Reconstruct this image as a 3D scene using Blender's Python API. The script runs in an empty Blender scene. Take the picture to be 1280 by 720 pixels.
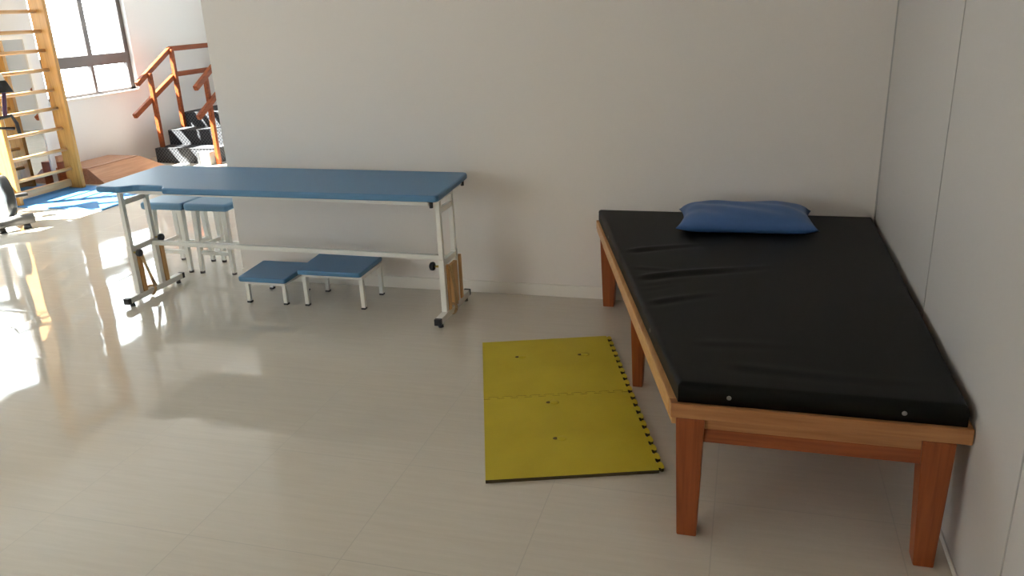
import bpy, bmesh, math, random
from mathutils import Vector, Matrix
random.seed(7)
S = bpy.context.scene
COL = S.collection
PI = math.pi

# ------------------------------------------------------------------ materials
def new_mat(name):
    m = bpy.data.materials.new(name); m.use_nodes = True
    nt = m.node_tree; b = nt.nodes['Principled BSDF']
    return m, nt, b

def N(nt, t, **kw):
    n = nt.nodes.new(t)
    for k, v in kw.items():
        if k in n.inputs.keys() if isinstance(k, str) else False: n.inputs[k].default_value = v
        else: setattr(n, k, v)
    return n

def plain(name, col, rough=.5, metal=0., bump=0., bscale=60, var=.0, spec=.5, coat=0.):
    m, nt, b = new_mat(name)
    b.inputs['Roughness'].default_value = rough; b.inputs['Metallic'].default_value = metal
    b.inputs['Specular IOR Level'].default_value = spec
    b.inputs['Coat Weight'].default_value = coat
    tc = N(nt, 'ShaderNodeTexCoord')
    no = N(nt, 'ShaderNodeTexNoise'); no.inputs['Scale'].default_value = bscale; no.inputs['Detail'].default_value = 4
    nt.links.new(tc.outputs['Object'], no.inputs['Vector'])
    mx = N(nt, 'ShaderNodeMix'); mx.data_type = 'RGBA'
    mx.inputs[6].default_value = tuple(c*(1-var) for c in col[:3]) + (1,)
    mx.inputs[7].default_value = tuple(min(1, c*(1+var)) for c in col[:3]) + (1,)
    nt.links.new(no.outputs['Fac'], mx.inputs[0]); nt.links.new(mx.outputs[2], b.inputs['Base Color'])
    if bump:
        bp = N(nt, 'ShaderNodeBump'); bp.inputs['Strength'].default_value = bump; bp.inputs['Distance'].default_value = .002
        nt.links.new(no.outputs['Fac'], bp.inputs['Height']); nt.links.new(bp.outputs[0], b.inputs['Normal'])
    return m

def wood(name, c1, c2, axis=2, rough=.4, scale=1.0, spec=.5):
    """wood whose grain runs along the given axis"""
    m, nt, b = new_mat(name)
    b.inputs['Roughness'].default_value = rough; b.inputs['Specular IOR Level'].default_value = spec
    tc = N(nt, 'ShaderNodeTexCoord'); mp = N(nt, 'ShaderNodeMapping')
    sc = [26*scale]*3; sc[axis] = 1.3*scale
    mp.inputs['Scale'].default_value = sc
    nt.links.new(tc.outputs['Object'], mp.inputs['Vector'])
    n1 = N(nt, 'ShaderNodeTexNoise'); n1.inputs['Scale'].default_value = 2.2; n1.inputs['Detail'].default_value = 6; n1.inputs['Distortion'].default_value = .6
    nt.links.new(mp.outputs[0], n1.inputs['Vector'])
    cr = N(nt, 'ShaderNodeValToRGB')
    cr.color_ramp.elements[0].position = .3; cr.color_ramp.elements[0].color = (*c1, 1)
    cr.color_ramp.elements[1].position = .72; cr.color_ramp.elements[1].color = (*c2, 1)
    nt.links.new(n1.outputs['Fac'], cr.inputs[0]); nt.links.new(cr.outputs[0], b.inputs['Base Color'])
    bp = N(nt, 'ShaderNodeBump'); bp.inputs['Strength'].default_value = .12; bp.inputs['Distance'].default_value = .001
    nt.links.new(n1.outputs['Fac'], bp.inputs['Height']); nt.links.new(bp.outputs[0], b.inputs['Normal'])
    return m

def floor_mat():
    m, nt, b = new_mat('polished_tile')
    tile, ox, oy = .5346, -3.3308+3.71, -2.3483+.25      # joints measured from the floor slab's centre
    tc = N(nt, 'ShaderNodeTexCoord'); sx = N(nt, 'ShaderNodeSeparateXYZ')
    nt.links.new(tc.outputs['Object'], sx.inputs[0])
    def math_(op, a, c=None):
        n = N(nt, 'ShaderNodeMath'); n.operation = op
        for i, v in enumerate((a, c)):
            if v is None: continue
            if isinstance(v, (int, float)): n.inputs[i].default_value = v
            else: nt.links.new(v, n.inputs[i])
        return n.outputs[0]
    edge, cells = [], []
    for out, o in ((sx.outputs[0], ox), (sx.outputs[1], oy)):
        u = math_('DIVIDE', math_('SUBTRACT', out, o), tile)
        fl = math_('FLOOR', u); fr = math_('SUBTRACT', u, fl)
        d = math_('SUBTRACT', .5, math_('ABSOLUTE', math_('SUBTRACT', fr, .5)))   # 0 at the joint
        edge.append(d); cells.append(fl)
    dmin = math_('MINIMUM', edge[0], edge[1])
    joint = math_('LESS_THAN', dmin, .0032)
    cv = N(nt, 'ShaderNodeCombineXYZ'); nt.links.new(cells[0], cv.inputs[0]); nt.links.new(cells[1], cv.inputs[1])
    wn = N(nt, 'ShaderNodeTexWhiteNoise'); wn.noise_dimensions = '3D'; nt.links.new(cv.outputs[0], wn.inputs['Vector'])
    # travertine-like streaks running along x
    mp = N(nt, 'ShaderNodeMapping'); mp.inputs['Scale'].default_value = (2.2, 34, 1)
    ad = N(nt, 'ShaderNodeVectorMath'); ad.operation = 'MULTIPLY_ADD'
    ad.inputs[1].default_value = (9, 9, 9)
    nt.links.new(wn.outputs['Color'], ad.inputs[0]); nt.links.new(tc.outputs['Object'], ad.inputs[2])
    nt.links.new(ad.outputs[0], mp.inputs['Vector'])
    n1 = N(nt, 'ShaderNodeTexNoise'); n1.inputs['Scale'].default_value = 1.6; n1.inputs['Detail'].default_value = 6; n1.inputs['Roughness'].default_value = .62
    nt.links.new(mp.outputs[0], n1.inputs['Vector'])
    cr = N(nt, 'ShaderNodeValToRGB')
    cr.color_ramp.elements[0].position = .28; cr.color_ramp.elements[0].color = (.60, .55, .475, 1)
    cr.color_ramp.elements[1].position = .72; cr.color_ramp.elements[1].color = (.65, .60, .525, 1)
    nt.links.new(n1.outputs['Fac'], cr.inputs[0])
    mx = N(nt, 'ShaderNodeMix'); mx.data_type = 'RGBA'
    nt.links.new(joint, mx.inputs[0]); nt.links.new(cr.outputs[0], mx.inputs[6]); mx.inputs[7].default_value = (.47, .43, .37, 1)
    nt.links.new(mx.outputs[2], b.inputs['Base Color'])
    rr = math_('ADD', math_('MULTIPLY', joint, .4), .045)
    nt.links.new(rr, b.inputs['Roughness']); b.inputs['IOR'].default_value = 1.52
    # each tile lies a hair out of level; soft waves; sunk joints
    tilt = N(nt, 'ShaderNodeVectorMath'); tilt.operation = 'SUBTRACT'; tilt.inputs[1].default_value = (.5, .5, .5)
    nt.links.new(wn.outputs['Color'], tilt.inputs[0])
    ts = N(nt, 'ShaderNodeVectorMath'); ts.operation = 'MULTIPLY'; ts.inputs[1].default_value = (.011, .011, 0)
    nt.links.new(tilt.outputs[0], ts.inputs[0])
    wv = N(nt, 'ShaderNodeTexNoise'); wv.inputs['Scale'].default_value = 5; wv.inputs['Detail'].default_value = 1
    nt.links.new(tc.outputs['Object'], wv.inputs['Vector'])
    em = N(nt, 'ShaderNodeMapRange'); em.inputs['From Min'].default_value = 0; em.inputs['From Max'].default_value = .03
    nt.links.new(dmin, em.inputs['Value'])
    h = math_('ADD', math_('MULTIPLY', em.outputs[0], .12), wv.outputs['Fac'])
    bp = N(nt, 'ShaderNodeBump'); bp.inputs['Strength'].default_value = .30; bp.inputs['Distance'].default_value = .0022
    nt.links.new(h, bp.inputs['Height'])
    nn = N(nt, 'ShaderNodeVectorMath'); nn.operation = 'ADD'
    nt.links.new(bp.outputs[0], nn.inputs[0]); nt.links.new(ts.outputs[0], nn.inputs[1])
    nz = N(nt, 'ShaderNodeVectorMath'); nz.operation = 'NORMALIZE'; nt.links.new(nn.outputs[0], nz.inputs[0])
    nt.links.new(nz.outputs[0], b.inputs['Normal'])
    return m

def glass_mat():
    m, nt, b = new_mat('window_glass'); nt.nodes.remove(b)
    out = nt.nodes['Material Output']
    tr = N(nt, 'ShaderNodeBsdfTransparent'); tr.inputs[0].default_value = (.93, .96, .96, 1)
    gl = N(nt, 'ShaderNodeBsdfGlossy'); gl.inputs['Roughness'].default_value = .01
    lw = N(nt, 'ShaderNodeLayerWeight'); lw.inputs[0].default_value = .5
    pw = N(nt, 'ShaderNodeMath'); pw.operation = 'POWER'; pw.inputs[1].default_value = 5
    fr = N(nt, 'ShaderNodeMath'); fr.operation = 'MULTIPLY_ADD'; fr.inputs[1].default_value = .9; fr.inputs[2].default_value = .04
    nt.links.new(lw.outputs['Facing'], pw.inputs[0]); nt.links.new(pw.outputs[0], fr.inputs[0])
    mx = N(nt, 'ShaderNodeMixShader')
    nt.links.new(fr.outputs[0], mx.inputs[0]); nt.links.new(tr.outputs[0], mx.inputs[1]); nt.links.new(gl.outputs[0], mx.inputs[2])
    nt.links.new(mx.outputs[0], out.inputs[0])
    return m

def rubber_mat():
    """black ribbed rubber with a small square grid"""
    m, nt, b = new_mat('grid_rubber')
    b.inputs['Roughness'].default_value = .8; b.inputs['Specular IOR Level'].default_value = .12
    tc = N(nt, 'ShaderNodeTexCoord'); 
    br = N(nt, 'ShaderNodeTexChecker'); br.inputs['Scale'].default_value = 48
    br.inputs[1].default_value = (.022, .022, .025, 1); br.inputs[2].default_value = (.068, .068, .073, 1)
    nt.links.new(tc.outputs['Object'], br.inputs['Vector']); nt.links.new(br.outputs['Color'], b.inputs['Base Color'])
    bp = N(nt, 'ShaderNodeBump'); bp.inputs['Strength'].default_value = .5; bp.inputs['Distance'].default_value = .002
    nt.links.new(br.outputs['Fac'], bp.inputs['Height']); nt.links.new(bp.outputs[0], b.inputs['Normal'])
    return m

M = dict(
    wall=plain('wall_paint', (.80, .752, .718), .62, bump=.04, bscale=90, var=.01, spec=.3),
    farwall=plain('far_wall_paint', (.80, .785, .77), .62, bump=.04, bscale=90, var=.01, spec=.3),
    panel=plain('wall_panel', (.58, .55, .535), .42, bump=.02, bscale=40, var=.01),
    ceil=plain('ceiling_paint', (.82, .80, .76), .8, var=.01),
    base=plain('skirting_paint', (.80, .765, .715), .4, var=.01),
    groove=plain('panel_joint', (.46, .44, .43), .5),
    floor=floor_mat(), glass=glass_mat(),
    alu=plain('grey_bronze_aluminium', (.115, .098, .092), .45, metal=.2, bscale=20, var=.05),
    woodz=wood('cedar_upright', (.22, .046, .010), (.38, .098, .025), 2),
    woodx=wood('cedar_cross', (.34, .135, .048), (.48, .225, .09), 0),
    woody=wood('cedar_long', (.48, .24, .085), (.64, .36, .15), 1),
    woodred=wood('cedar_red', (.22, .046, .011), (.35, .092, .025), 0),
    pinez=wood('pine_upright', (.36, .165, .034), (.52, .27, .065), 2, .45),
    piney=wood('pine_rung', (.52, .28, .11), (.66, .41, .19), 1, .45),
    plank=wood('orange_plank', (.56, .30, .10), (.70, .42, .17), 2, .45),
    rail=wood('red_rail_wood', (.15, .030, .007), (.26, .064, .014), 1, .5, spec=.2),
    boxw=wood('red_brown_ply', (.40, .19, .105), (.54, .29, .17), 1, .4),
    vinyl=plain('black_vinyl', (.0055, .0055, .005), .5, bump=.10, bscale=260, var=.05, spec=.15),
    blue=plain('blue_vinyl', (.068, .20, .37), .40, bump=.08, bscale=220, var=.05),
    paleblue=plain('pale_blue_vinyl', (.12, .255, .40), .38, bump=.06, bscale=220, var=.05),
    pillow=plain('blue_pillow_vinyl', (.055, .135, .33), .45, bump=.15, bscale=35, var=.08),
    white=plain('white_enamel', (.80, .79, .75), .3, var=.02),
    black=plain('black_plastic', (.018, .018, .02), .4),
    dark=plain('dark_rubber', (.03, .03, .032), .6),
    matblue=plain('blue_eva', (.05, .20, .46), .6, bump=.1, bscale=200, var=.05),
    rubber=rubber_mat(),
    beige=plain('beige_laminate', (.27, .25, .21), .5, var=.03),
    grey=plain('grey_foam_sleeve', (.12, .112, .108), .55, bscale=30, var=.06),
    silver=plain('silver_plastic', (.55, .56, .57), .3, metal=.4),
    wheelg=plain('charcoal_plastic', (.055, .06, .065), .35),
    purple=plain('purple_steel', (.10, .045, .10), .35, metal=.3),
    rope=plain('tan_strap', (.50, .34, .17), .7, bscale=150, var=.2),
    brass=plain('brass', (.55, .40, .12), .35, metal=.8),
    steel=plain('dull_steel', (.30, .29, .27), .4, metal=.9),
    chrome=plain('chrome', (.7, .7, .7), .2, metal=1.),
    matdark=plain('dark_eva_edge', (.06, .045, .012), .7),
)
def eva_mat():
    m, nt, b = new_mat('yellow_eva'); b.inputs['Roughness'].default_value = .62
    tc = N(nt, 'ShaderNodeTexCoord')
    no = N(nt, 'ShaderNodeTexNoise'); no.inputs['Scale'].default_value = 4; no.inputs['Detail'].default_value = 5
    nt.links.new(tc.outputs['Object'], no.inputs['Vector'])
    cr = N(nt, 'ShaderNodeValToRGB')
    cr.color_ramp.elements[0].position = .3; cr.color_ramp.elements[0].color = (.50, .385, .012, 1)
    cr.color_ramp.elements[1].position = .7; cr.color_ramp.elements[1].color = (.58, .46, .022, 1)
    nt.links.new(no.outputs['Fac'], cr.inputs[0]); nt.links.new(cr.outputs[0], b.inputs['Base Color'])
    ck = N(nt, 'ShaderNodeTexNoise'); ck.inputs['Scale'].default_value = 260
    nt.links.new(tc.outputs['Object'], ck.inputs['Vector'])
    bp = N(nt, 'ShaderNodeBump'); bp.inputs['Strength'].default_value = .12; bp.inputs['Distance'].default_value = .001
    nt.links.new(ck.outputs['Fac'], bp.inputs['Height']); nt.links.new(bp.outputs[0], b.inputs['Normal'])
    return m
M['yellow'] = eva_mat()
M['spotbrown'] = plain('brown_spot', (.13, .085, .01), .8)

# ------------------------------------------------------------------ mesh building
class B:
    def __init__(s): s.bm = bmesh.new()
    def hexa(s, pts):
        """eight corners: bottom loop 0-3, top loop 4-7"""
        v = [s.bm.verts.new(p) for p in pts]
        for f in ((3, 2, 1, 0), (4, 5, 6, 7), (0, 1, 5, 4), (1, 2, 6, 5), (2, 3, 7, 6), (3, 0, 4, 7)):
            s.bm.faces.new([v[i] for i in f])
        return s
    def box(s, x0, x1, y0, y1, z0, z1):
        return s.hexa([(x0, y0, z0), (x1, y0, z0), (x1, y1, z0), (x0, y1, z0), (x0, y0, z1), (x1, y0, z1), (x1, y1, z1), (x0, y1, z1)])
    def beam(s, p, q, w, h, up=(0, 0, 1)):
        p, q = Vector(p), Vector(q); d = (q-p).normalized(); u = Vector(up)
        a = d.cross(u)
        if a.length < 1e-4: a = d.cross(Vector((0, 1, 0)))
        a.normalize(); c = a.cross(d).normalized()
        a *= w/2; c *= h/2
        return s.hexa([p-a-c, p+a-c, p+a+c, p-a+c, q-a-c, q+a-c, q+a+c, q-a+c])
    def prism(s, poly, z0, z1, side_mat=None):
        n = len(poly)
        lo = [s.bm.verts.new((x, y, z0)) for x, y in poly]; hi = [s.bm.verts.new((x, y, z1)) for x, y in poly]
        s.bm.faces.new(lo[::-1]); s.bm.faces.new(hi)
        for i in range(n):
            f = s.bm.faces.new((lo[i], lo[(i+1) % n], hi[(i+1) % n], hi[i]))
            if side_mat is not None: f.material_index = side_mat
        return s
    def cyl(s, p, q, r0, r1=None, n=16, smooth=True):
        r1 = r0 if r1 is None else r1
        p, q = Vector(p), Vector(q); d = (q-p).normalized()
        a = d.orthogonal().normalized(); c = d.cross(a)
        L = []
        for o, r in ((p, r0), (q, r1)):
            L.append([s.bm.verts.new(o + a*math.cos(2*PI*i/n)*r + c*math.sin(2*PI*i/n)*r) for i in range(n)])
        s.bm.faces.new(L[0][::-1]); s.bm.faces.new(L[1])
        for i in range(n):
            f = s.bm.faces.new((L[0][i], L[0][(i+1) % n], L[1][(i+1) % n], L[1][i])); f.smooth = smooth
        return s
    def tube(s, pts, r, n=10):
        pts = [Vector(p) for p in pts]; rings = []
        prev = None
        for i, p in enumerate(pts):
            d = (pts[min(i+1, len(pts)-1)] - pts[max(i-1, 0)]).normalized()
            a = d.orthogonal().normalized() if prev is None else (prev - d*prev.dot(d)).normalized()
            prev = a; c = d.cross(a)
            rings.append([s.bm.verts.new(p + a*math.cos(2*PI*k/n)*r + c*math.sin(2*PI*k/n)*r) for k in range(n)])
        s.bm.faces.new(rings[0][::-1]); s.bm.faces.new(rings[-1])
        for A, C in zip(rings, rings[1:]):
            for k in range(n):
                f = s.bm.faces.new((A[k], A[(k+1) % n], C[(k+1) % n], C[k])); f.smooth = True
        return s
    def lathe(s, c, axis, prof, n=32):
        """prof: (radius, along axis)"""
        c = Vector(c); d = Vector(axis).normalized(); a = d.orthogonal().normalized(); e = d.cross(a)
        rings = [[s.bm.verts.new(c + d*t + (a*math.cos(2*PI*k/n) + e*math.sin(2*PI*k/n))*r) for k in range(n)] for r, t in prof]
        for A, C in zip(rings, rings[1:]):
            for k in range(n):
                f = s.bm.faces.new((A[k], A[(k+1) % n], C[(k+1) % n], C[k])); f.smooth = True
        s.bm.faces.new(rings[0][::-1]); s.bm.faces.new(rings[-1])
        return s
    def build(s, name, mat, parent=None, bevel=0., seg=2):
        me = bpy.data.meshes.new(name)
        bmesh.ops.recalc_face_normals(s.bm, faces=s.bm.faces)
        o = bpy.data.objects.new(name, me); COL.objects.link(o)
        org = Vector((0, 0, 0))
        if parent is not None:
            r = parent
            while r.parent: r = r.parent
            org = r.location; o.parent = parent
        else:
            vs = [v.co for v in s.bm.verts]
            org = Vector(((min(v.x for v in vs)+max(v.x for v in vs))/2, (min(v.y for v in vs)+max(v.y for v in vs))/2, min(v.z for v in vs)))
            o.location = org
        bmesh.ops.translate(s.bm, verts=s.bm.verts, vec=-org)
        s.bm.to_mesh(me); s.bm.free()
        for m in (mat if isinstance(mat, (list, tuple)) else [mat]): me.materials.append(m)
        if bevel:
            bv = o.modifiers.new('bevel', 'BEVEL'); bv.width = bevel; bv.segments = seg; bv.limit_method = 'ANGLE'; bv.angle_limit = math.radians(40)
            bv.harden_normals = False
        return o

def structure(o): o['kind'] = 'structure'; return o
def tag(o, label, cat, group=None):
    o['label'] = label; o['category'] = cat
    if group: o['group'] = group
    return o
def thing(name, loc, label, cat, group=None):
    o = bpy.data.objects.new(name, None); o.empty_display_size = .1
    COL.objects.link(o); o.location = loc
    return tag(o, label, cat, group)
def copy_tree(o, parent=None):
    kids = list(o.children)
    c = o.copy(); COL.objects.link(c); c.parent = parent
    for k in kids: copy_tree(k, c)
    return c

# ------------------------------------------------------------------ the room
XL, YB, YF, ZC = -7.42, 6.0, -6.5, 2.75
XE = -3.592                                   # free end of the partition wall
WIN = [(-.15, 1.85, .80, 2.0), (2.60, 3.93, .80, 2.15)]
ADDED_FRONT_WIN = (-7.1, -4.95, .9, 2.2)            # unseen window added behind the photographer, sized to light the back wall
ADDED_FAR_WIN = (-5.9, -3.9, .9, 2.3)               # unseen window added in the far wall to brighten the far room: x0, x1, z0, z1     # y0, y1, z0, z1
structure(B().box(XL-.2, .2, YF-.2, YB+.2, -.1, 0).build('floor', M['floor']))
structure(B().box(XL-.2, .2, YF-.2, YB+.2, ZC, ZC+.1).build('ceiling', M['ceil']))
structure(B().box(XE, 0, 0, .15, 0, ZC).build('wall_back', M['wall'], bevel=.004))
structure(B().box(0, .12, YF, YB, 0, ZC).build('wall_right', M['panel']))
fw_ = B(); a, b_, z0, z1 = ADDED_FAR_WIN
fw_.box(XL, a, YB, YB+.15, 0, ZC); fw_.box(b_, 0, YB, YB+.15, 0, ZC); fw_.box(a, b_, YB, YB+.15, 0, z0); fw_.box(a, b_, YB, YB+.15, z1, ZC)
structure(fw_.build('wall_far', M['farwall']))
fw_ = B(); a, b_, z0, z1 = ADDED_FRONT_WIN
fw_.box(XL, a, YF-.15, YF, 0, ZC); fw_.box(b_, 0, YF-.15, YF, 0, ZC); fw_.box(a, b_, YF-.15, YF, 0, z0); fw_.box(a, b_, YF-.15, YF, z1, ZC)
structure(fw_.build('wall_front', M['wall']))
w = B(); ys = YF
for (a, b_, z0, z1) in sorted(WIN):
    w.box(XL-.15, XL, ys, a, 0, ZC); w.box(XL-.15, XL, a, b_, 0, z0); w.box(XL-.15, XL, a, b_, z1, ZC); ys = b_
w.box(XL-.15, XL, ys, YB, 0, ZC)
structure(w.build('wall_left', M['farwall']))
structure(B().box(XE, -.003, -.012, -.0005, 0, .07).build('baseboard_back', M['base'], bevel=.003))
structure(B().box(-.007, -.0005, YF, -.013, 0, .022).build('baseboard_right', M['base'], bevel=.003))
for k, y in enumerate((-1.245, -2.35, -3.455)):
    structure(B().box(-.0025, 0, y-.0022, y+.0022, .0225, ZC).build('trim_%d' % (k+1), M['groove']))
structure(B().box(-.006, 0, -.006, 0, .5, ZC).build('trim_4', M['groove']))

def window(n, y0, y1, z0, z1, mullions, transom):
    x0, x1 = XL-.10, XL-.05
    f = B(); t = .045
    f.box(x0, x1, y0, y1, z0, z0+t*.6); f.box(x0, x1, y0, y1, z1-t, z1); f.box(x0, x1, y0, y0+t, z0, z1); f.box(x0, x1, y1-t-.02, y1, z0, z1)
    fr = structure(f.build('window_%d' % n, M['alu']))
    for m in mullions:
        B().box(x0+.004, x1+.004, m-.033, m+.033, (transom[1] if transom else z0+.027), z1-t).build('mullion', M['alu'], fr)
    if transom:
        for m in mullions: B().box(x0+.006, x1, m-.02, m+.02, z0+.027, transom[0]).build('mullion', M['alu'], fr)
        B().box(x0-.004, x1+.018, y0+t, y1-t, transom[0], transom[1]).build('transom', M['alu'], fr)
    B().box(x0+.02, x0+.026, y0+t, y1-t, z0+.027, z1-t).build('pane', M['glass'], fr)
    structure(B().box(XL-.14, XL+.012, y0-.01, y1+.01, z0-.03, z0-.001).build('trim_%d' % (n+4), M['base']))
window(1, *WIN[1], (3.33,), (1.10, 1.215))
window(2, *WIN[0], (.88,), None)
def added_window(n, a, b_, z0, z1, y0=YB+.05):  # for the out-of-view windows added to let in more sky light
    f = B(); t = .045; y1 = y0+.05
    f.box(a, b_, y0, y1, z0, z0+t); f.box(a, b_, y0, y1, z1-t, z1); f.box(a, a+t, y0, y1, z0+t, z1-t); f.box(b_-t, b_, y0, y1, z0+t, z1-t)
    fr = structure(f.build('window_%d' % n, M['alu']))
    m = (a+b_)/2
    B().box(m-.016, m+.016, y0, y1, z0+t, z1-t).build('mullion', M['alu'], fr)
    B().box(a+t, b_-t, y0+.02, y0+.026, z0+t, z1-t).build('pane', M['glass'], fr)
added_window(3, *ADDED_FAR_WIN)
added_window(4, *ADDED_FRONT_WIN, YF-.10)

# ------------------------------------------------------------------ treatment bed
NL, NR, FR, FL = (-.790, -2.013), (-.004, -2.013), (-.006, -.004), (-1.366, -.004)
def lx(y):  # x of the slanted long side at y
    return NL[0] + (y-NL[1])/(FL[1]-NL[1])*(FL[0]-NL[0])
bed = thing('treatment_bed', (-.6, -1.0, 0), 'wide wooden treatment bed with tapered legs, against the right wall', 'bed')
z0, z1 = .400, .446
B().prism([NL, NR, (NR[0], NR[1]+.035), (lx(NL[1]+.035), NL[1]+.035)], z0, z1).build('end_rail', M['woodx'], bed, .003)
B().prism([(lx(NL[1]+.036), NL[1]+.036), (lx(NL[1]+.036)+.035, NL[1]+.036), (lx(-.04)+.035, -.04), (lx(-.04), -.04)], z0-.008, z1).build('side_rail', M['woody'], bed, .003)
B().prism([(NR[0]-.035, NR[1]+.036), (NR[0], NR[1]+.036), (NR[0], -.04), (NR[0]-.035, -.04)], z0, z1).build('side_rail', M['woody'], bed, .003)
B().prism([FL, (lx(-.039), -.039), (FR[0], -.039), FR], z0, z1).build('end_rail', M['woodx'], bed, .003)
B().prism([(lx(-1.97)+.036, -1.976), (-.041, -1.976), (-.041, -.041), (lx(-.041)+.037, -.041)], .425, .444).build('deck', M['boxw'], bed)
# aprons under the frame
B().box(-.70, -.115, -2.000, -1.978, .366, .399).build('apron', M['woodx'], bed, .002)
B().box(-.70, -.115, -1.999, -1.974, .322, .3655).build('apron', M['woodred'], bed, .002)
B().prism([(lx(-1.93)+.02, -1.93), (lx(-1.93)+.045, -1.93), (lx(-.09)+.045, -.09), (lx(-.09)+.02, -.09)], .335, .3915).build('apron', M['woody'], bed, .002)
B().prism([(-.06, -1.93), (-.035, -1.93), (-.035, -.09), (-.06, -.09)], .335, .399).build('apron', M['woody'], bed, .002)
def leg(tx0, tx1, ty0, ty1, bx0, bx1, by0, by1, top=.3995, m='woodz'):
    B().hexa([(bx0, by0, 0), (bx1, by0, 0), (bx1, by1, 0), (bx0, by1, 0), (tx0, ty0, top), (tx1, ty0, top), (tx1, ty1, top), (tx0, ty1, top)]).build('leg', M[m], bed, .004)
leg(-.776, -.694, -2.012, -1.925, -.764, -.705, -2.012, -1.95)
leg(-.124, -.040, -2.012, -1.925, -.104, -.050, -2.012, -1.95)
leg(-1.040, -.975, -1.055, -.985, -1.030, -.988, -1.040, -.99, .391)
leg(-.10, -.04, -1.09, -1.01, -.095, -.05, -1.08, -1.02)
leg(-1.325, -1.235, -.13, -.045, -1.312, -1.255, -.12, -.055, .391)
leg(-.12, -.04, -.13, -.045, -.104, -.05, -.12, -.055)

# mattress: fine grid with rolled edges and creases
def mattress():
    root = thing('bed_mattress', (-.6, -1.0, .446), 'thin black vinyl mattress lying on the wooden bed', 'mattress')
    zt, zb, r = .507, .4465, .016
    P = [(-.772, -2.000), (-.020, -2.000), (-.016, -.008), (-1.352, -.008)]
    def edges(L, n):
        a = [r*(1-math.cos(PI/2*i/6)) for i in range(7)]
        mid = [r + (L-2*r)*i/n for i in range(1, n)]
        return a + mid + [L-x for x in a[::-1]]
    Ly = 1.992; ts = [t/Ly for t in edges(Ly, 150)]; ss_n = 70
    bm = bmesh.new(); G = []
    for t in ts:
        w_ = (P[1][0]-P[0][0])*(1-t) + (P[2][0]-P[3][0])*t
        row = []
        for s in [q/w_ for q in edges(w_, ss_n)]:
            xl = P[0][0]*(1-t)+P[3][0]*t; x = xl + s*w_; y = P[0][1] + t*Ly
            d = min(s*w_, (1-s)*w_, t*Ly, (1-t)*Ly)
            z = zt
            if d < r: z = zt - r*(1-math.sqrt(max(0, 1-(1-d/r)**2)))
            k = min(1, d/.05)
            u = x-xl
            # creases near the left side, fading to the right
            for (cy, slope, wd, am, x0, x1) in ((-.755, .43, .018, .0070, .03, .42), (-1.105, .42, .020, .0080, .02, .62), (-.962, -.12, .015, .0045, .02, .24),
                                                (-1.195, .48, .015, .0050, .02, .24), (-1.375, .50, .017, .0060, .01, .32), (-1.24, .55, .014, .0045, .01, .20),
                                                (-1.72, .12, .022, .0022, .10, .45), (-1.86, -.02, .025, .0025, .15, .75)):
                yy = y - (cy + slope*u + .008*math.sin(9*u))
                f = max(0, min(1, (u-x0)/.06)) * max(0, min(1, (x1-u)/.3))
                z += am*k*f*(math.exp(-(yy/wd)**2) - .6*math.exp(-((yy+.03)/wd)**2))
            z += k*.0016*math.sin(7*x+1.3)*math.sin(5*y)
            row.append(bm.verts.new((x, y, z)))
        G.append(row)
    for A, C in zip(G, G[1:]):
        for i in range(len(A)-1): bm.faces.new((A[i], A[i+1], C[i+1], C[i])).smooth = True
    loop = G[0][:-1] + [g[-1] for g in G[:-1]] + G[-1][:0:-1] + [g[0] for g in G[:0:-1]]
    low = [bm.verts.new((v.co.x, v.co.y, zb)) for v in loop]
    n = len(loop)
    for i in range(n): bm.faces.new((loop[i], loop[(i+1) % n], low[(i+1) % n], low[i])).smooth = True
    bm.faces.new(low[::-1])
    b_ = B(); b_.bm.free(); b_.bm = bm
    b_.build('cushion', M['vinyl'], root)
    # metal eyelets on the visible edges
    def eyelet(p, d):
        p, d = Vector(p), Vector(d)
        B().lathe(p, d, [(.003, 0), (.0065, 0), (.0068, .0015), (.0055, .0025), (.0035, .002), (.003, .0006)], 16).build('eyelet', M['steel'], root)
    for x in (-.63, -.175): eyelet((x, -2.0000, .472), (0, -1, 0))
    nx = Vector((-1.992, -.58, 0)).normalized()
    for y in (-1.55, -.42):
        xl = P[0][0] + (y+2)/1.992*(P[3][0]-P[0][0]); eyelet((xl, y, .476), nx)
    return root
mattress()

# pillow
def pillow():
    bm = bmesh.new(); n = 40
    a, b_, h = .316, .185, .098
    ang = math.radians(2.5); ca, sa = math.cos(ang), math.sin(ang)
    top, bot = [], []
    for j in range(n+1):
        t = -1 + 2*j/n; rt, rb = [], []
        for i in range(n+1):
            s = -1 + 2*i/n
            ex = (1 - .10*(1-t*t)**1.0)        # ends pulled in between the corners
            ey = (1 - .05*(1-s*s))
            x, y = a*s*ex, b_*t*ey
            f = max(0, (1-abs(s)**6))**.55 * max(0, (1-abs(t)**3.2))**.6
            wr = .004*math.sin(14*s+3*t)*f*(abs(s)**1.5) + .003*math.sin(9*t+6*s)*f
            zu = .026 + (h-.026)*f + wr; zl = .026*(1-min(1, f*1.8))
            X = -.607 + x*ca - y*sa; Y = -.262 + x*sa + y*ca
            v = bm.verts.new((X, Y, .5145+zu)); rt.append(v)
            rb.append(v if i in (0, n) or j in (0, n) else bm.verts.new((X, Y, .5145+zl)))
        top.append(rt); bot.append(rb)
    for j in range(n):
        for i in range(n):
            bm.faces.new((top[j][i], top[j][i+1], top[j+1][i+1], top[j+1][i])).smooth = True
            bm.faces.new((bot[j][i], bot[j+1][i], bot[j+1][i+1], bot[j][i+1])).smooth = True
    q = B(); q.bm.free(); q.bm = bm
    o = q.build('pillow', M['pillow'])
    tag(o, 'plump blue vinyl pillow at the far end of the black mattress', 'pillow')
pillow()

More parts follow.
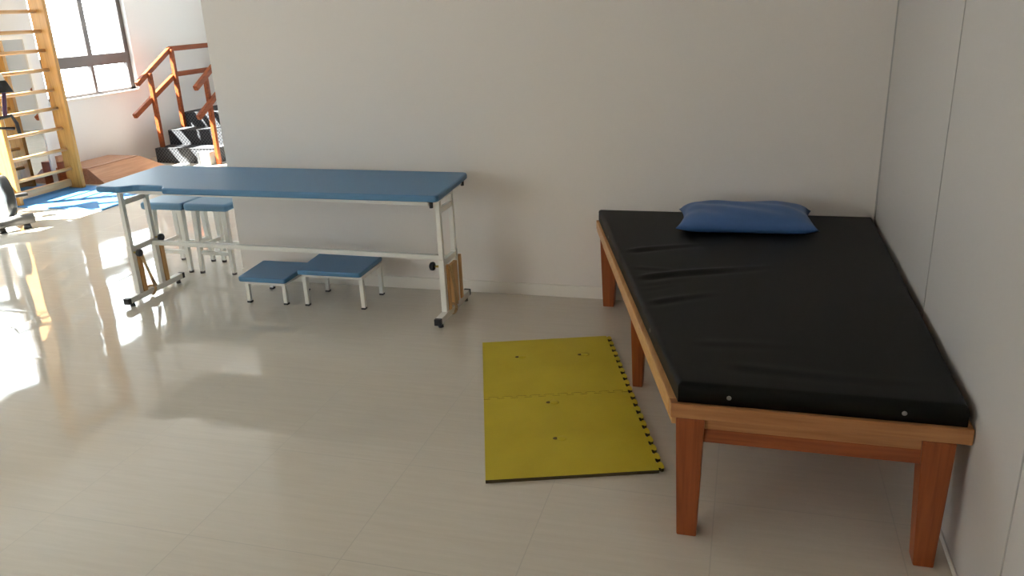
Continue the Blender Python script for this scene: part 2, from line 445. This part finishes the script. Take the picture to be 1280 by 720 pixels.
# ------------------------------------------------------------------ yellow puzzle mats
BLc = Vector((-1.420, -1.870)); ma = math.radians(18.2)
U, V = Vector((math.cos(ma), math.sin(ma))), Vector((-math.sin(ma), math.cos(ma)))
TS, NT = .600, 10
def m2w(u, v): p = BLc + U*u + V*v; return (p.x, p.y)
def teeth(p, q, out, count, depth=.017, w0=.24, w1=.36, inset=0.):
    """puzzle tabs from p to q (u,v); out = outward direction"""
    p, q, out = Vector(p), Vector(q), Vector(out); L = (q-p).length; d = (q-p)/L; pitch = L/count
    pts = [p]
    for k in range(count):
        c = p + d*pitch*(k+.5)
        prof = [(-w0, 0), (-w0, .25), (-w1, .5), (-w1*.92, .82), (-w0*.7, 1), (w0*.7, 1), (w1*.92, .82), (w1, .5), (w0, .25), (w0, 0)]
        pts += [c + d*pitch*a + out*depth*h for a, h in prof]
    pts.append(q)
    return pts
def eva(v0, v1, near, label):
    root = thing('foam_mat_tile', (*m2w(TS/2, (v0+v1)/2), 0), label, 'foam mat', 'yellow puzzle mats')
    right = teeth((TS, v0), (TS, v1), (1, 0), NT, depth=.021, w0=.27, w1=.385)
    if near:   # tabs stick into the far tile
        poly = [(0, v0)] + right + [tuple(x) for x in reversed(teeth((0.012, v1), (TS-.012, v1), (0, 1), NT))] + [(0, v1)]
    else:
        g = .0016
        poly = [(0, v0+g)] + [tuple(x + Vector((0, g))) for x in teeth((0.012, v0), (TS-.012, v0), (0, 1), NT, w0=.25, w1=.375)] + [tuple(Vector(x)+Vector((0, g if i == 0 else 0))) for i, x in enumerate(right)] + [(0, v1)]
    clean = []
    for p in poly:
        p = (p[0], p[1])
        if not clean or (Vector(p)-Vector(clean[-1])).length > 1e-5: clean.append(p)
    P = [m2w(*p) for p in clean]
    B().prism(P, .0056, .0130, 1).build('top_layer', [M['yellow'], M['matdark']], root)
    b_ = B().prism(P, .0, .0055); b_.build('bottom_layer', M['matdark'], root)
    return root
t_near = eva(0, TS, True, 'yellow foam puzzle mat tile nearer to the front bed leg')
t_far = eva(TS, 2*TS, False, 'yellow foam puzzle mat tile nearer to the blue-topped table')
# pressed-in dents, each a raised bump beside a dark brown spot
def dent(root, x, y):
    B().lathe((x+.019, y+.005, .0129), (0, 0, 1), [(.019, 0), (.016, .0022), (.011, .0040), (.005, .0049), (.001, .0051)], 20).build('pressed_bump', M['yellow'], root)
    B().lathe((x-.004, y-.001, .0131), (0, 0, 1), [(.009, 0), (.010, .0003), (.006, .0005), (.001, .0006)], 14).build('dark_spot', M['spotbrown'], root)
for t, pts in ((t_far, ((-1.58, -.862), (-1.303, -.783))), (t_near, ((-1.336, -1.27), (-1.244, -1.545)))):
    for x, y in pts: dent(t, x, y)

# ------------------------------------------------------------------ height-adjustable table
tb = thing('exercise_table', (-3.0, -.34, 0), 'long blue-topped exercise table on white adjustable legs, along the back wall', 'table')
zt = .71
notch = [(-3.87, -.612), (-3.845, -.603), (-3.82, -.585), (-3.795, -.566), (-3.765, -.556), (-3.70, -.555), (-3.64, -.557), (-3.612, -.562), (-3.592, -.578), (-3.582, -.600), (-3.570, -.616)]
def rounded(poly, r, n=5):
    out = []
    for i, p in enumerate(poly):
        p = Vector(p); a = (Vector(poly[i-1])-p).normalized(); c = (Vector(poly[(i+1) % len(poly)])-p).normalized()
        for k in range(n+1):
            t = k/n; out.append(tuple((p+a*r)*(1-t)**2 + p*2*t*(1-t) + (p+c*r)*t*t))
    return out
c4 = rounded([(-4.009, -.610), (-2.008, -.643), (-2.046, -.080), (-4.055, -.006)], .03)
poly = c4[:6] + notch + c4[6:]
B().prism(poly, zt-.034, zt).build('tabletop', M['blue'], tb, .010, 3)
# white rim frame under the pad
rim = B()
fx0, fx1 = -3.99, -2.075
rim.beam((fx0, -.49, .662), (fx1, -.585, .662), .025, .026); rim.beam((fx0, -.07, .662), (fx1, -.12, .662), .025, .026)
rim.beam((fx0+.012, -.49, .662), (fx0+.012, -.07, .662), .025, .026); rim.beam((fx1-.012, -.585, .662), (fx1-.012, -.12, .662), .025, .026)
rim.build('top_frame', M['white'], tb, .003)
for x, y in ((-2.06, -.60), (-2.075, -.10)):
    B().cyl((x, y, .676), (x, y, .640), .010, .009, 12).build('stopper', M['black'], tb)
for xe, side in ((-3.966, 1), (-2.078, -1)):
    ya, yb, yc, yd = (-.583, -.115, -.480, -.285) if side == 1 else (-.575, -.125, -.468, -.285)
    ft = B().box(xe-.018, xe+.018, ya, yb, .022, .056).build('foot_bar', M['white'], tb, .003)
    for y in (ya-.004, yb+.004):
        B().box(xe-.0185, xe+.0185, y-.012, y+.012, .0215, .0565).build('end_cap', M['black'], ft, .003)
    for y in (ya+.03, yb-.03):
        B().cyl((xe, y, 0), (xe, y, .0215), .015, .011, 14).build('foot_pad', M['black'], ft)
    for y in (yc, yd):
        pw = .0155
        B().box(xe-pw, xe+pw, y-pw, y+pw, .0565, .34).build('outer_post', M['white'], tb, .003)
        B().box(xe-.0125, xe+.0125, y-.0125, y+.0125, .34, .6485).build('inner_post', M['white'], tb, .002)
        B().box(xe-.005, xe+.022, y+.0165, y+.047, .057, .30).build('wooden_insert', M['plank'], tb, .002)
    B().box(xe-.010, xe+.010, yc+.016, yd-.016, .575, .605).build('cross_rail', M['white'], tb, .002)
    B().box(xe-.012, xe+.012, yc+.016, yd-.016, .302, .332).build('cross_rail', M['white'], tb, .002)
    if side == -1:
        B().box(xe+.0, xe+.02, yd-.085, yd-.018, .06, .285).build('wooden_insert', M['plank'], tb, .002)
    B().beam((xe, yc-.0, .6485), (xe, yd, .6485), .03, .006).build('slide_plate', M['white'], tb, .001)
    # locking knobs with brass collars
    kx = 1 if side == 1 else -1
    for y, zz in ((yc, .300), (yd,   .336 if side == 1 else .312)):
        if side == -1 and y == yd: continue
        sgn = 1 if side == 1 else -1
        st = B().cyl((xe+sgn*.016, y, zz), (xe+sgn*.045, y, zz), .006, .006, 10).build('knob_stem', M['brass'], tb)
        B().lathe((xe+sgn*.040, y, zz), (sgn, 0, 0), [(.010, 0), (.021, .004), (.023, .012), (.021, .022), (.012, .028)], 18).build('knob', M['black'], st)
    # strap looped from the knob to the foot bar
    ym = (yc+yd)/2
    pts = []
    for k in range(19):
        t = k/18
        pts.append((xe+.026+.012*math.sin(PI*t), yc+.028 + (ym-yc-.03)*t**1.4, .30 - .235*t))
    B().tube(pts, .0055, 8).build('strap', M['rope'], tb)
    pts = [(x+.006, y-.012*math.sin(PI*i/18)+.012, z) for i, (x, y, z) in enumerate(pts)]
    B().tube(pts, .0055, 8).build('strap', M['rope'], tb)
    ring = [(xe + .027*math.cos(a), ym+.0 + .01*math.sin(a*2), .039 + .026*math.sin(a)) for a in [2*PI*i/20 for i in range(21)]]
    B().tube(ring, .0075, 8).build('strap_loop', M['rope'], tb)
B().beam((-3.948, -.312, .311), (-2.096, -.312, .299), .026, .026).build('stretcher', M['white'], tb, .003)

# ------------------------------------------------------------------ low step stools
def low_stool(cx, cy, w_, d_, z, lw, ld, label):
    root = thing('step_stool', (cx, cy, 0), label, 'step stool', 'low step stools under the table')
    pad = rounded([(cx-w_/2, cy-d_/2), (cx+w_/2, cy-d_/2), (cx+w_/2-.015, cy+d_/2), (cx-w_/2-.03, cy+d_/2)], .02)
    B().prism(pad, z-.028, z).build('seat_pad', M['blue'], root, .007, 3)
    x0, x1, y0, y1 = cx-lw/2, cx+lw/2, cy-ld/2, cy+ld/2
    fr = B()
    fr.box(x0-.011, x1+.011, y0-.011, y0+.011, z-.050, z-.0285); fr.box(x0-.011, x1+.011, y1-.011, y1+.011, z-.050, z-.0285)
    fr.box(x0-.011, x0+.011, y0+.011, y1-.011, z-.050, z-.0285); fr.box(x1-.011, x1+.011, y0+.011, y1-.011, z-.050, z-.0285)
    fr.build('seat_frame', M['white'], root, .002)
    for x in (x0, x1):
        for y in (y0, y1):
            l = B().box(x-.0115, x+.0115, y-.0115, y+.0115, .010, z-.0505).build('leg', M['white'], root, .002)
            B().box(x-.013, x+.013, y-.013, y+.013, 0, .0098).build('foot_cap', M['black'], l, .002)
low_stool(-3.187, -.262, .300, .315, .163, .235, .235, 'shorter square blue step stool, left of the taller one under the table')
low_stool(-2.765, -.255, .385, .325, .222, .345, .235, 'taller wide blue step stool, right of the shorter one under the table')

# ------------------------------------------------------------------ tall stools
def tall_stool(label):
    cx, cy, z, hw = 0, 0, .462, .156
    root = thing('tall_stool', (0, 0, 0), label, 'stool', 'white tall stools by the wall end')
    pad = rounded([(-hw, -hw), (hw, -hw), (hw, hw), (-hw, hw)], .025)
    B().prism(pad, z-.047, z).build('seat_pad', M['paleblue'], root, .016, 4)
    t, bt = .105, .118
    for sx in (-1, 1):
        for sy in (-1, 1):
            l = B().hexa([(sx*bt+a, sy*bt+c, .012) for a, c in ((-.0125, -.0125), (.0125, -.0125), (.0125, .0125), (-.0125, .0125))] +
                         [(sx*t+a, sy*t+c, z-.0475) for a, c in ((-.019, -.019), (.019, -.019), (.019, .019), (-.019, .019))]).build('leg', M['white'], root, .003)
            B().cyl((sx*bt, sy*bt, 0), (sx*bt, sy*bt, .0118), .016, .015, 14).build('foot_cap', M['grey'], l)
    for s in (-1, 1):
        B().beam((-.10, s*.114, .135), (.10, s*.114, .135), .020, .024).build('stretcher', M['white'], root, .002)
        B().beam((s*.114, -.10, .170), (s*.114, .10, .170), .020, .024).build('stretcher', M['white'], root, .002)
    return root
ts = tall_stool('tall white stool with pale blue seat, the one beside the wall end')
ts.location = (-3.820, .178, 0)
t2 = copy_tree(ts); t2.location = (-4.140, .178, 0)
t2['label'] = 'tall white stool with pale blue seat, the one behind the table legs'

# ------------------------------------------------------------------ wall bars
wb = thing('wall_bars', (-6.98, 1.87, 0), 'tall pine wall bars rising from the blue floor mat', 'wall bars')
for y in (1.52, 2.268):
    s_ = 1 if y > 2 else -1
    B().box(-7.055, -6.885, y-.02, y+.02, .012, 2.45).build('upright', M['pinez'], wb, .004)
rz = [.205, .395, .597, .787, .958, 1.143, 1.317, 1.489, 1.664, 1.845, 2.02, 2.2]
for i, z in enumerate(rz):
    B().cyl((-6.985, 1.5405, z), (-6.985, 2.2475, z), .0165, n=14).build('rung', M['piney'], wb)
B().box(-7.05, -7.01, 1.5405, 2.2475, .03, .10).build('bottom_board', M['piney'], wb, .003)
B().box(-7.05, -7.01, 1.5405, 2.2475, 2.32, 2.43).build('top_board', M['piney'], wb, .003)

# ------------------------------------------------------------------ posture mirror behind the bars
mir = thing('posture_mirror', (-7.29, 2.08, 0), 'white framed mirror standing behind the wall bars', 'mirror')
mm = plain('mirror_silver', (.86, .86, .86), .015, metal=1.)
y0, y1, zt_ = 1.80, 2.345, 1.46
B().box(-7.305, -7.275, y0+.03, y1-.04, .03, zt_-.035).build('glass', mm, mir)
fr = B(); fr.box(-7.315, -7.262, y0, y0+.03, .0, zt_); fr.box(-7.315, -7.262, y1-.04, y1, .0, zt_)
fr.box(-7.315, -7.262, y0+.03, y1-.04, zt_-.035, zt_); fr.box(-7.315, -7.262, y0+.03, y1-.04, 0, .03)
fr.build('frame', M['white'], mir, .003)

# ------------------------------------------------------------------ blue exercise mat on the floor
mt = B().prism(rounded([(-7.22, 1.48), (-5.97, 1.48), (-5.97, 2.36), (-7.22, 2.36)], .015), 0, .011).build('exercise_mat', M['matblue'], None, .003)
tag(mt, 'flat blue exercise mat lying under the wall bars', 'exercise mat')

# ------------------------------------------------------------------ wooden ramp platform
bx = thing('wooden_platform', (-7.15, 2.95, 0), 'low red-brown wooden platform with sloping sides below the window', 'platform')
def frus(x0, x1, y0, y1, X0, X1, Y0, Y1, a, b_):
    return B().hexa([(x0, y0, a), (x1, y0, a), (x1, y1, a), (x0, y1, a), (X0, Y0, b_), (X1, Y0, b_), (X1, Y1, b_), (X0, Y1, b_)])
frus(-7.40, -6.80, 2.46, 3.42, -7.40, -6.98, 2.46, 3.22, 0, .15).build('body', M['boxw'], bx, .003)
B().box(-7.39, -7.10, 2.462, 3.20, .1505, .160).build('top_board', M['boxw'], bx, .002)
B().box(-7.09, -6.995, 2.462, 3.20, .1505, .160).build('top_board', M['boxw'], bx, .002)
cr = thing('wooden_crate', (-7.2, 2.41, 0), 'dark red-brown wooden crate between mirror and platform', 'crate')
B().box(-7.26, -7.10, 2.36, 2.45, 0, .24).build('body', M['woodred'], cr, .003)
B().box(-7.26, -7.225, 2.36, 2.45, .2405, .30).build('end_block', M['boxw'], cr, .002)

# ------------------------------------------------------------------ exercise stairs with handrails
st = thing('exercise_stairs', (-6.68, 4.2, 0), 'black rubber exercise stairs with red-brown wooden handrails', 'stairs')
sx0, sx1, sy = -7.09, -6.30, 3.60
steps = [(sy, sy+.27, .165), (sy+.27, sy+.54, .330), (sy+.54, 5.6, .495)]
for a, b_, h in steps:
    bb = B().box(sx0, sx1, a, 5.6 if h > .4 else b_-.0005, 0, h)
    tr = bb.build('step', M['rubber'], st, .004)
    B().box(sx0+.02, sx1-.02, a-.004, a+.028, h+.0003, h+.005).build('nosing', M['dark'], tr, .002)
def rails(x, posts, up0, turn, up_end, ext, low0, low_turn, low_end):
    for (y, zb, zt2) in posts:
        B().box(x-.022, x+.022, y-.022, y+.022, zb, zt2).build('post', M['rail'], st, .004)
    for (p, q, e) in ((up0, turn, up_end), (low0, low_turn, low_end)):
        B().beam((x-.03 if x < -6.7 else x+.03, *p), (x-.03 if x < -6.7 else x+.03, *q), .048, .055).build('handrail', M['rail'], st, .008)
        B().beam((x-.03 if x < -6.7 else x+.03, *q), (x-.03 if x < -6.7 else x+.03, *e), .048, .055).build('handrail', M['rail'], st, .008)
rails(-7.05, [(3.69, .1655, .985), (4.12, .3305, 1.215), (5.4, .4955, 1.215)], (3.50, .885), (4.14, 1.222), (5.5, 1.222), None, (3.37, .555), (4.16, .935), (5.5, .935))
rails(-6.24, [(3.56, 0, .965), (4.12, 0, 1.215), (5.4, 0, 1.215)], (3.32, .845), (4.0, 1.222), (5.5, 1.222), None, (3.29, .545), (4.02, .935), (5.5, .935))
bk = thing('storage_box', (-6.37, 3.53, 0), 'small beige box with dark side at the foot of the stairs', 'box')
B().box(-6.425, -6.30, 3.49, 3.585, 0, .145).build('body', M['beige'], bk, .003)
B().box(-6.46, -6.4255, 3.488, 3.587, 0, .147).build('side_panel', M['dark'], bk, .002)

# ------------------------------------------------------------------ exercise bike at the left edge
bike = thing('exercise_bike', (-6.55, .9, 0), 'exercise bike with grey front roller foot, cut by the left edge', 'exercise bike')
ax = Vector((-.874, .486, 0)); rt = Vector((.486, .874, 0)); f0 = Vector((-6.262, .705, 0))     # ax: towards the rear
P3 = lambda a, s_, z: f0 + ax*a + rt*(s_+.12) + Vector((0, 0, z))
B().cyl(P3(0, -.17, .075), P3(0, .13, .075), .040, n=20).build('foot_roller', M['grey'], bike)
for s_ in (-.11, .07):
    B().cyl(P3(0, s_, 0), P3(0, s_, .04), .030, .024, 14).build('foot_pad', M['black'], bike)
B().cyl(P3(.95, -.2, .06), P3(.95, .2, .06), .038, n=20).build('rear_roller', M['grey'], bike)
B().beam(P3(.03, 0, .075), P3(.95, 0, .075), .05, .05).build('base_beam', M['wheelg'], bike, .006)
fw = B().lathe(P3(.17, .0, .255), rt, [(.05, -.035), (.150, -.035), (.166, -.025), (.170, .0), (.166, .036), (.150, .042), (.05, .04)], 40).build('flywheel', M['wheelg'], bike)
B().lathe(P3(.17, -.0355, .255), rt, [(.085, -.004), (.128, -.004), (.130, 0), (.085, 0)], 40).build('light_ring', M['silver'], fw)
B().beam(P3(.36, 0, .10), P3(.16, .0, .86), .045, .05).build('front_post', M['wheelg'], bike, .006)
hb = B().tube([P3(.16, -.19, .80), P3(.12, -.17, .88), P3(.14, -.06, .86), P3(.15, 0, .86), P3(.14, .06, .86), P3(.10, .17, .88), P3(.06, .185, .82), P3(.05, .185, .74)], .014).build('handlebar', M['dark'], bike)
B().tube([P3(.12, .02, .80), P3(.10, .10, .79), P3(.08, .17, .78)], .011).build('brace_bar', M['dark'], bike)
B().beam(P3(.12, .13, .87), P3(.11, .16, 1.06), .032, .03).build('lever_stem', M['purple'], bike, .004)
B().hexa([P3(.06, .09, 1.06), P3(.06, .22, 1.06), P3(.15, .22, 1.06), P3(.15, .09, 1.06), P3(.09, .13, 1.15), P3(.09, .19, 1.15), P3(.13, .19, 1.15), P3(.13, .13, 1.15)]).build('console', M['black'], bike, .008)
B().hexa([P3(.07, .12, 1.151), P3(.07, .18, 1.151), P3(.13, .18, 1.151), P3(.13, .12, 1.151), P3(.08, .13, 1.20), P3(.08, .17, 1.20), P3(.12, .17, 1.20), P3(.12, .13, 1.20)]).build('console_cap', M['white'], bike, .006)
B().beam(P3(.72, 0, .10), P3(.80, 0, .82), .05, .06).build('seat_post', M['wheelg'], bike, .006)
B().hexa([P3(.58, -.03, .82), P3(.58, .03, .82), P3(.92, .11, .82), P3(.92, -.11, .82), P3(.58, -.02, .88), P3(.58, .02, .88), P3(.93, .10, .90), P3(.93, -.10, .90)]).build('saddle', M['black'], bike, .02)
B().beam(P3(.52, -.12, .30), P3(.52, .12, .30), .03, .03).build('crank_axle', M['wheelg'], bike, .004)
B().beam(P3(.52, .12, .30), P3(.42, .12, .20), .02, .03).build('crank', M['wheelg'], bike, .004)
B().beam(P3(.42, .125, .20), P3(.42, .22, .20), .08, .025).build('pedal', M['black'], bike, .004)

# ------------------------------------------------------------------ light
wd = bpy.data.worlds.new('sky'); S.world = wd; wd.use_nodes = True
bg = wd.node_tree.nodes['Background']; bg.inputs[0].default_value = (.93, .97, 1.0, 1); bg.inputs[1].default_value = 7.0
sl = bpy.data.lights.new('sun', 'SUN'); sl.energy = 78; sl.angle = math.radians(.6); sl.color = (1, .965, .90)
so = bpy.data.objects.new('sun', sl); COL.objects.link(so); so.location = (-12, -1, 8)
so.rotation_euler = Vector((1, .60, -1.27)).to_track_quat('-Z', 'Y').to_euler()

# ------------------------------------------------------------------ camera (fitted to the photograph)
f_px, pitch, roll, th = 1008.653, math.radians(19.3924), math.radians(-2.49702), math.radians(-16.56658)
fh = Vector((math.sin(th), math.cos(th), 0)); rh = Vector((math.cos(th), -math.sin(th), 0))
fwd = fh*math.cos(pitch) - Vector((0, 0, 1))*math.sin(pitch)
up = fh*math.sin(pitch) + Vector((0, 0, 1))*math.cos(pitch)
ri = rh*math.cos(roll) + up*math.sin(roll); ui = -rh*math.sin(roll) + up*math.cos(roll)
cd = bpy.data.cameras.new('camera'); co = bpy.data.objects.new('camera', cd); COL.objects.link(co)
cd.sensor_width = 36; cd.lens = f_px/1280*36; cd.clip_start = .05
mw = Matrix((ri, ui, -fwd)).transposed().to_4x4(); mw.translation = (-.62292, -4.12979, 1.55)
co.matrix_world = mw
S.camera = co

S.view_settings.view_transform = 'Standard'; S.view_settings.look = 'None'
S.view_settings.exposure = 0.71; S.view_settings.gamma = 1.0; S.view_settings.use_curve_mapping = False
S.cycles.use_denoising = True
S.cycles.max_bounces = 14; S.cycles.diffuse_bounces = 8; S.cycles.glossy_bounces = 6; S.cycles.transparent_max_bounces = 8
S.cycles.sample_clamp_indirect = 6.0
S.cycles.caustics_reflective = False; S.cycles.caustics_refractive = False
